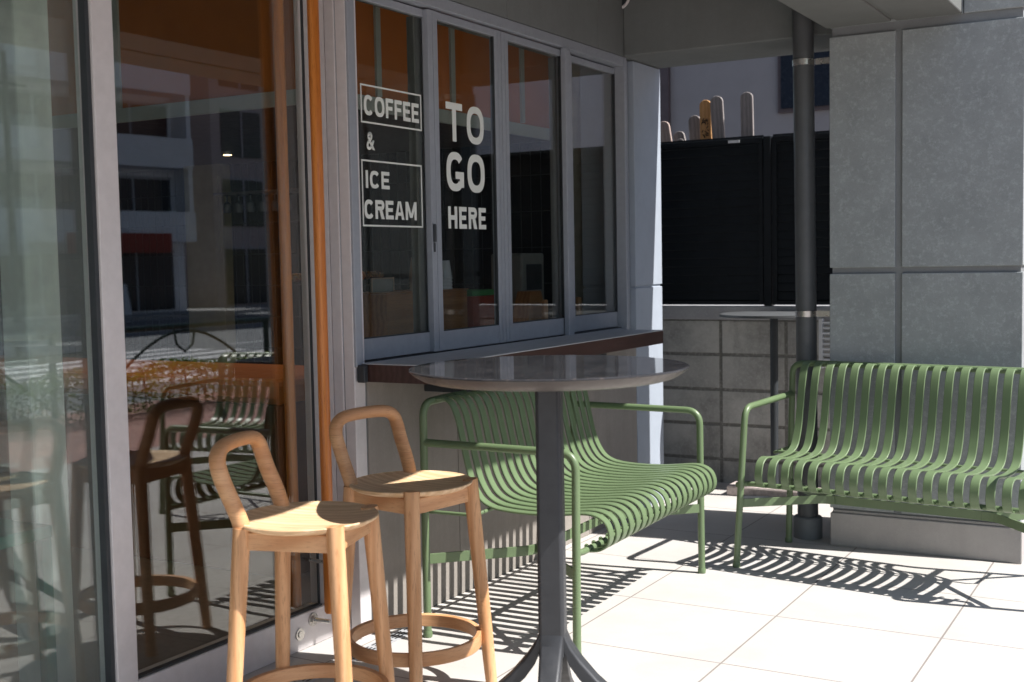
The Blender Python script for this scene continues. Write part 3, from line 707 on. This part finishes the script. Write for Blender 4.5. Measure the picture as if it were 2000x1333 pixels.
# granite kerb stone on the ground near the fence
c = thing('kerb_stone', 'low pinkish granite block lying on the floor behind the right bench', 'stone', (-2.2, 6.64, 0))
m = MB((-2.2, 6.64, 0)); m.box(-2.37, -1.84, 6.55, 6.70, .0, .06); m.build('stone_block', M['granite'], c, bevel=.012)
# vent grille right of the pipe
c = thing('vent_grille', 'narrow white louvred grille between the pipe and the pillar', 'grille', (-1.86, 6.82, .75)); o = (-1.86, 6.82, .75)
m = MB(o); m.box(-1.905, -1.885, 6.80, 6.84, .72, 1.0).box(-1.75, -1.73, 6.8, 6.84, .72, 1.0); m.build('grille_frame', M['white_sign'], c)
m = MB(o)
for k in range(9): m.obox((-1.82, 6.82, .735 + k * .03), (.065, 0, 0), (0, .014, -.008), (0, .001, .003))
m.build('grille_slats', M['white_sign'], c)

# ------------------------------------------------------------------ round tables
t = thing('round_bar_table', 'tall round dark stone table on a charcoal column in front of the left bench', 'table', (-1.603, 2.995, 0), R(20))
Rt = .392
m = MB(); m.lathe([(.315, 1.026), (.335, 1.0275), (.355, 1.033), (.374, 1.044), (.387, 1.054), (Rt, 1.0585)], n=160); rim = m.build('table_rim', M['table_rim'], t, True)
m = MB(); m.lathe([(Rt - .0005, 1.0586), (Rt, 1.0615), (Rt - .002, 1.0635), (Rt - .005, 1.064), (Rt - .007, 1.064), (.001, 1.064)], n=160); m.build('table_top', M['stone_top'], t, True)
a = .0375
m = MB()
def oct_(h, z, c=.008): return [(h, -h + c, z), (h, h - c, z), (h - c, h, z), (-h + c, h, z), (-h, h - c, z), (-h, -h + c, z), (-h + c, -h, z), (h - c, -h, z)]
m.rings([oct_(a, .24), oct_(a, .30), oct_(a * .95, 1.024)]); m.build('column', M['table_iron'], t, True, .003)
for k in range(4):
    an = R(90 * k); dx = Vector((math.cos(an), math.sin(an), 0)); dy = Vector((-math.sin(an), math.cos(an), 0)); up = Vector((0, 0, 1))
    pr = [(.026, .335, .03, .034), (.034, .285, .055, .033), (.050, .245, .06, .032), (.078, .205, .058, .031), (.125, .155, .05, .029), (.205, .088, .042, .027), (.285, .042, .036, .026), (.345, .022, .030, .025), (.36, .014, .02, .022)]
    rs = []
    for (r, z, h, w) in pr:
        h = min(h / 2, z - .001) if z < .03 else h / 2
        rs.append([dx * r + dy * w * .8 + up * (z + h), dx * r + dy * w + up * (z + h * .7), dx * r + dy * w + up * (z - h), dx * r - dy * w + up * (z - h), dx * r - dy * w + up * (z + h * .7), dx * r - dy * w * .8 + up * (z + h)])
    m = MB(); m.rings(rs); m.build('foot', M['table_iron'], t, True, .003)
m = MB(); m.box(-.08, .08, -.014, .014, 1.008, 1.026).box(-.014, .014, -.08, .08, 1.007, 1.025)
for s_ in (-.068, .068): m.tube([(s_, 0, 1.0), (s_, 0, 1.02)], .011, 12); m.tube([(0, s_, 1.0), (0, s_, 1.02)], .011, 12)
m.build('support_plate', M['alu_dark'], t)

t2 = thing('round_bar_table', 'second bar table with a thin black pole standing by the block wall', 'table', (-2.10, 6.60, 0))
m = MB(); m.lathe([(.275, 1.024), (.30, 1.027), (.30, 1.040), (.295, 1.042), (.001, 1.042)], n=80); m.build('table_top', M['pipe'], t2, True)
m = MB(); m.tube([(0, 0, .012), (0, 0, 1.024)], .022, 20); m.build('pole', M['alu_dark'], t2, True)
m = MB(); m.lathe([(.19, 0), (.19, .008), (.03, .016)], n=48); m.build('base_plate', M['alu_dark'], t2, True)

# ------------------------------------------------------------------ benches (local: x = depth, rear leg 0 -> front leg D; y along the bench)
def make_bench(name, label, D=.60, lean=.012, y_in=.090, curl=1.03, W=1.262, NS=19):
    b = thing(name, label, 'bench', group='green slatted metal benches on the terrace')
    rt = .0145
    for s_ in (0, 1):
        y = s_ * W; yi = y + (.0 if s_ == 0 else 0)
        sg = 1 if s_ == 0 else -1
        # rear leg: floor -> up -> bends inward into the top rail
        m = MB(); m.tube(arc([(0, y, .012), (-.002, y + sg * lean * .5, .855), (-.002, y + sg * .16, .858)], .055, 9), rt, 16)
        lg = m.build('rear_leg', M['green'], b, True)
        m = MB(); m.lathe([(.0165, 0.001), (.018, .014), (.0155, .024)], (0, y, 0), 16); m.build('foot_cap', M['green'], lg, True)
        m = MB(); m.lathe([(.0165, 0), (.0165, .004)], (0, y, -.001), 16); m.build('foot_pad', M['green_cap'], lg)
        # arm + front leg as one bent tube
        m = MB(); m.tube(arc([(.004, y + sg * lean * .45, .712), (D, y + sg * lean, .706), (D, y, .012)], .062, 10), rt, 16, up=(0, 1, 0))
        fl = m.build('front_leg', M['green'], b, True)
        m = MB(); m.lathe([(.0165, 0.001), (.018, .014), (.0155, .024)], (D, y, 0), 16); m.build('foot_cap', M['green'], fl, True)
        m = MB(); m.lathe([(.0165, 0), (.0165, .004)], (D, y, -.001), 16); m.build('foot_pad', M['green_cap'], fl)
        # lower flat bars from both legs towards the centre
        for x0 in (0, D):
            x1 = D / 2
            cx = x1; dirx = (x0 - x1)
            p0 = Vector((x0, y + sg * .012, .285)); p1 = Vector((x1 + dirx * .10, y + sg * .27, .285)); 
            pts = smoothcurve([p0, p0.lerp(p1, .5), p1, Vector((x1 + dirx * .02, y + sg * .34, .285))], 5)
            rs = []
            for i, p in enumerate(pts):
                d = (pts[min(i + 1, len(pts) - 1)] - pts[max(i - 1, 0)]).normalized(); nn = Vector((-d.y, d.x, 0)) * .004; up = Vector((0, 0, .0185))
                rs.append([p + nn + up, p - nn + up, p - nn - up, p + nn - up])
            m = MB(); m.rings(rs); m.build('stretcher', M['green'], b, bevel=.001)
    m = MB(); m.tube([(-.002, .158, .858), (-.002, W - .158, .858)], rt, 16, cap=False); m.build('top_rail', M['green'], b, True)
    m = MB(); m.box(D / 2 - .004, D / 2 + .004, .33, W - .33, .266, .304); m.build('centre_stretcher', M['green'], b, bevel=.001)
    m = MB(); fx = .16 + (.598 - .16) * curl; m.tube([(D, .004, .366), (fx, .035, .366), (fx, W - .035, .366), (D, W - .004, .366)], .0115, 14)
    m.build('front_rail', M['green'], b, True)
    m = MB(); m.tube([(.215, .05, .468), (.215, W - .05, .468)], .007, 10); m.tube([(.215, .05, .468), (.20, .02, .46), (.0, .012, .46)], .007, 10); m.tube([(.215, W - .05, .468), (.20, W - .02, .46), (.0, W - .012, .46)], .007, 10)
    m.build('seat_support', M['green'], b, True)
    prof = [(.004, .852), (.014, .862), (.038, .865), (.066, .850), (.086, .816), (.100, .770), (.117, .690), (.138, .602), (.160, .545), (.192, .502), (.238, .480), (.300, .472), (.38, .470), (.46, .473), (.54, .482), (.590, .487), (.630, .482), (.660, .464), (.674, .436), (.676, .408), (.664, .382), (.640, .366), (.610, .361), (.594, .359)]
    prof = [(a_ if a_ < .16 else .16 + (a_ - .16) * curl, b_) for a_, b_ in prof]
    pp = [(p.x, p.z) for p in smoothcurve([(a_, 0, b_) for a_, b_ in prof], 4)]
    m = MB()
    for i in range(NS):
        yc = y_in + i * (W - 2 * y_in) / (NS - 1)
        m.ribbon(pp, yc - .0178, yc + .0178, .0085)
    m.build('slatted_seat', M['green'], b, True)
    for i in range(NS):
        m = MB()
        yc = y_in + i * (W - 2 * y_in) / (NS - 1)
        m.tube([(fx, yc + .012, .366), (fx - .023, yc + .026, .366)], .006, 8)
        m.tube([(fx - .023, yc + .026, .366), (fx - .026, yc + .028, .366)], .0085, 8)
        m.build('slat_bolt', M['green'], b, True)
    return b
bL = make_bench('slatted_bench', 'green slatted metal bench with its back to the concrete wall under the service window')
bL.location = (-2.443, 3.600, 0); bL.rotation_euler = (0, 0, R(1.5))
bR = make_bench('slatted_bench', 'green slatted metal bench standing in front of the wide concrete pillar', .56, .045, .112, .80, 1.305)
# local x (front) -> world -y ; local y -> world +x
bR.location = (-1.712, 5.592, 0); bR.rotation_euler = (0, 0, R(-90 - 6.5))
b3 = None

# ------------------------------------------------------------------ stools (local: back towards -x)
def make_stool(name, label):
    s = thing(name, label, 'stool', group='oak bar stools by the glass door')
    for k in range(4):
        an = R(45 + 90 * k); ca, sa = math.cos(an), math.sin(an)
        back = k in (1, 2)
        rt_, rb = .187, .243
        top = .672 if not back else .66
        pts = [(rb * ca, rb * sa, 0.0), ((rb - .007) * ca, (rb - .007) * sa, .085)]
        n_ = 6
        rr = [.0185, .020]
        for i in range(1, n_ + 1):
            z = .085 + (top - .085) * i / n_; q = z / .672; r_ = rb + (rt_ - rb) * q
            pts.append((r_ * ca, r_ * sa, z)); rr.append(.020 + .0045 * q)
        m = MB(); m.tube(pts, rr, 20); m.build('leg', M['oak'], s, True)
    # bent back hoop rising from the two back legs
    q = .187 * math.cos(R(45))
    pts = [(-q, -q, .640), (-q - .004, -q, .672), (-q - .022, -q - .003, .72), (-q - .046, -q - .004, .775), (-q - .062, -q - .004, .822), (-q - .068, -q + .008, .853), (-q - .071, -q + .045, .871),
           (-q - .075, 0, .875)]
    pts = pts + [(p[0], -p[1], p[2]) for p in reversed(pts[:-1])]
    m = MB(); cv = smoothcurve(pts, 7); m.tube(cv, [.0235 for i in range(len(cv))], 20, ry=.020); m.build('back_hoop', M['oak_flat'], s, True)
    # aprons
    for k in range(4):
        a0 = R(45 + 90 * k); a1 = a0 + R(90); r_ = .186
        p0 = Vector((r_ * math.cos(a0), r_ * math.sin(a0), .625)); p1 = Vector((r_ * math.cos(a1), r_ * math.sin(a1), .625))
        d = (p1 - p0); c_ = (p0 + p1) / 2; u = d.normalized(); nn = Vector((-u.y, u.x, 0))
        m = MB(); m.obox(c_, u * (d.length / 2 - .012), nn * .010, Vector((0, 0, .024))); m.build('apron', M['oak_flat'], s, bevel=.003)
    # dished seat with notches left by the legs
    n = 96; prof = [(.0, .655), (.06, .6555), (.12, .6585), (.16, .664), (.185, .669), (.193, .6715), (.196, .669), (.193, .662), (.175, .652), (.10, .649), (.001, .649)]
    rs = []
    for r, z in prof:
        ring = []
        for k in range(n):
            a = 2 * math.pi * k / n; rr = max(r, .001)
            dmin = min(abs((a - R(45 + 90 * j) + math.pi) % (2 * math.pi) - math.pi) for j in range(4))
            if r > .17 and dmin < R(5.2): rr = min(rr, .172)
            ring.append((rr * math.cos(a), rr * math.sin(a), z))
        rs.append(ring)
    m = MB(); m.rings(rs); m.build('seat', M['oak_seat'], s, True)
    m = MB(); m.lathe([(.197, .142), (.2125, .140), (.214, .162), (.2125, .184), (.197, .182)], n=96, closed=True); m.build('foot_ring', M['oak_flat'], s, True, .002)
    return s
st2 = make_stool('bar_stool', 'light oak bar stool with a bent back hoop, beside the table column')
st2.location = (-2.178, 3.135, 0); st2.rotation_euler = (0, 0, R(170 - 180))
st1 = copy_tree(st2); st1['label'] = 'light oak bar stool nearer to the glass door, sunlit seat crossed by a round shadow'
st1.location = (-2.145, 2.585, 0); st1.rotation_euler = (0, 0, R(16.6))

# ------------------------------------------------------------------ street behind the photographer (seen as reflections)
random.seed(3)
def hedge(y0, y1, label):
    h = thing('hedge', label, 'hedge', (3.6, (y0 + y1) / 2, 0), group='low clipped hedges along the kerb'); o = (3.6, (y0 + y1) / 2, 0)
    m = MB(o); n = int(4200 * (y1 - y0) / 2)
    for i in range(n):
        y = random.uniform(y0, y1); x = random.gauss(3.6, .2); z = random.uniform(.05, .44) + .04 * math.sin(y * 5) + .03 * math.sin(y * 13)
        if random.random() < .45: z = .40 + .05 * math.sin(y * 5) + random.uniform(-.03, .05)
        if not 3.25 < x < 3.95: continue
        c_ = Vector((x, y, z)); a = random.uniform(.013, .024)
        u = Vector((random.gauss(0, 1), random.gauss(0, 1), random.gauss(0, .6))).normalized(); v = u.cross(Vector((random.gauss(0, 1), random.gauss(0, 1), random.gauss(0, 1)))).normalized()
        vs = [m.bm.verts.new(p) for p in (c_ - u * a, c_ + v * a * .55, c_ + u * a, c_ - v * a * .55)]; m.bm.faces.new(vs)
    lf = m.build('foliage', M['leaf'], h)
    m = MB(o)
    for i in range(int((y1 - y0) * 14)):
        y = random.uniform(y0, y1); x = random.uniform(3.4, 3.8)
        m.tube([(x, y, 0), (x + random.uniform(-.08, .08), y + random.uniform(-.08, .08), .36)], .006, 5)
    m.build('stems', M['twig'], h)
hedge(3.2, 6.4, 'low clipped hedge by the kerb, nearest to the cafe door')
hedge(6.7, 10.2, 'low clipped hedge by the kerb, next to the crosswalk')
hedge(10.5, 14.5, 'low clipped hedge by the kerb, farthest along the street')
def guard(y0, label):
    g = thing('guardrail', label, 'guardrail', (4.15, y0, 0), group='dark green guardrails along the kerb'); L = 2.9
    m = MB(); m.tube([(0, .0, .80), (0, L, .80)], .03, 12); m.build('top_bar', M['rail_green'], g, True)
    for y in (.12, L - .12):
        m = MB(); m.tube([(0, y, -.02), (0, y, .80)], .035, 12); m.build('post', M['rail_green'], g, True)
    m = MB(); c_ = L / 2
    m.tube([(0, .25 + (L - .5) * k / 24, .15 + .60 * math.sin(math.pi * k / 24)) for k in range(25)], .017, 8)
    m.tube([(0, c_ - .16, .78), (0, c_ - .12, .60), (0, c_, .52), (0, c_ + .12, .60), (0, c_ + .16, .78)], .014, 8)
    m.build('arch', M['rail_green'], g, True)
for y0, l in ((5.2, 'dark green guardrail with an arched infill, nearest to the cafe'), (8.3, 'dark green guardrail with an arched infill, in the middle of the kerb'), (18.8, 'dark green guardrail beyond the crosswalk')): guard(y0, l)

def block(name, label, loc, rz, Wd, Dp, floors, fh, wall, balc=True, sign=None, nb=4):
    b = thing(name, label, 'building', loc, rz)
    H_ = floors * fh
    m = MB(); m.box(0, Dp, 0, Wd, 0, H_); m.build('wall', wall, b)
    for f in range(floors):
        z = f * fh
        for k in range(nb):
            y0 = .6 + k * (Wd - .6) / nb; y1 = y0 + (Wd - .6) / nb - .6
            m = MB(); m.box(-.05, .02, y0, y1, z + .5 if f else .1, z + fh - .5); w_ = m.build('window', M['dark_glass'], b)
            m = MB(); m.box(-.09, -.051, (y0 + y1) / 2 - .04, (y0 + y1) / 2 + .04, z + .5 if f else .1, z + fh - .5).box(-.1, -.051, y0 - .05, y1 + .05, z + fh - .52, z + fh - .42); m.build('window_frame', M['bldg_grey'], w_)
        if balc and f:
            m = MB(); m.box(-1.1, .0, .2, Wd - .2, z - .12, z + .0); m.box(-1.1, -1.0, .2, Wd - .2, z + .0, z + 1.05)
            m.build('balcony', wall, b)
            for k in range(nb + 1):
                y = .2 + k * (Wd - .6) / nb
                m = MB(); m.box(-1.0, -.0, y, y + .2, z + 1.05 if False else z, z + fh - .12); m.build('party_fin', wall, b)
    m = MB(); m.box(-.3, Dp + .2, -.2, Wd + .2, H_, H_ + .5); m.build('roof', M['bldg_grey'], b)
    if sign:
        for (y0, y1, z0, z1, mt, nm) in sign:
            m = MB(); m.box(-1.25, -1.12, y0, y1, z0, z1); m.build(nm, M[mt], b, bevel=.02)
    return b
block('apartment_block', 'pale apartment block with long balconies and a red shop sign across the road', (33, 19.6, -.02), R(8), 17, 12, 6, 2.9, M['bldg_white'], True, [(11.0, 15.5, 2.35, 3.1, 'red_sign', 'shop_sign'), (4.0, 9.5, 2.3, 3.0, 'white_sign', 'shop_sign')])
block('corner_block', 'pinkish tiled corner building with plain windows across the road', (32.5, 40.2, -.02), R(2), 16, 12, 6, 3.1, M['bldg_beige'], False, None, 5)
block('office_block', 'grey office building nearest along the far side of the road', (33, -4, -.02), R(3), 17, 12, 7, 3.0, M['bldg_grey'], True, [(3, 8, 2.4, 3.1, 'white_sign', 'shop_sign')])
block('distant_block', 'tall pale building far down the street', (18, 62, -.02), R(-25), 26, 14, 7, 3.2, M['bldg_white'], False, None, 7)
block('distant_tower', 'beige block beside the far end of the street', (-4, 52, -.02), R(-60), 14, 14, 5, 3.2, M['bldg_beige'], False, None, 4)
# shop stand and pole across the street
c = thing('utility_pole', 'thin dark utility pole on the far pavement', 'pole', (29, 27, -.02))
m = MB(); m.tube([(0, 0, 0), (0, 0, 9)], [.14, .09], 12); m.build('pole_shaft', M['alu_dark'], c, True)
m = MB(); m.box(-.05, .05, -.8, .8, 7.9, 8.0); m.build('cross_arm', M['alu_dark'], c)
c = thing('sign_stand', 'blue grey sandwich board standing outside the shop across the road', 'sign', (29.5, 32, -.02))
m = MB(); m.obox((0, 0, .6), (0, .35, 0), (.012, 0, 0), (.12, 0, .58)); m.build('board', M['white_sign'], c)
m = MB(); m.obox((.28, 0, .58), (0, .33, 0), (.012, 0, 0), (-.12, 0, .56)); m.build('back_board', M['white_sign'], c)

# ------------------------------------------------------------------ light
w = bpy.data.worlds.new('World'); scene.world = w; w.use_nodes = True
nt = w.node_tree; bg = nt.nodes['Background']; sky = nt.nodes.new('ShaderNodeTexSky'); sky.sky_type = 'NISHITA'; sky.sun_disc = False
EL, AZ = 52.5, 7.9
sky.sun_elevation = R(EL); sky.sun_rotation = R(90 - AZ)
nt.links.new(sky.outputs[0], bg.inputs[0]); bg.inputs[1].default_value = .08
sl = bpy.data.lights.new('sun', 'SUN'); sl.energy = 5; sl.angle = R(.5); sl.color = (1, .965, .92)
so = bpy.data.objects.new('sun', sl); COL.objects.link(so)
d = Vector((math.cos(R(EL)) * math.cos(R(AZ)), math.cos(R(EL)) * math.sin(R(AZ)), math.sin(R(EL))))
so.rotation_euler = d.to_track_quat('Z', 'Y').to_euler(); so.location = d * 20

# ------------------------------------------------------------------ camera
cd = bpy.data.cameras.new('camera'); cam = bpy.data.objects.new('camera', cd); COL.objects.link(cam); scene.camera = cam
Rm = [[0.8676795978929291, 0.496777465016606, -0.01855439710794882], [-0.016679422543071233, 0.06639444443348934, 0.997654035531355], [-0.4968439516226341, 0.8653345757567088, -0.06589506609726223]]
mt = Matrix(((Rm[0][0], Rm[1][0], -Rm[2][0], 0), (Rm[0][1], Rm[1][1], -Rm[2][1], 0), (Rm[0][2], Rm[1][2], -Rm[2][2], 1.36), (0, 0, 0, 1)))
cam.matrix_world = mt
cd.sensor_width = 36; cd.lens = 42.66; cd.clip_end = 1000; cd.clip_start = .05
cd.dof.use_dof = True; cd.dof.focus_distance = 4.7; cd.dof.aperture_fstop = 4.0

scene.render.engine = 'CYCLES'
scene.cycles.transparent_max_bounces = 24; scene.cycles.max_bounces = 10; scene.cycles.glossy_bounces = 6; scene.cycles.diffuse_bounces = 5
vs = scene.view_settings; vs.view_transform = 'Standard'; vs.look = 'None'; vs.gamma = 1; vs.exposure = .93
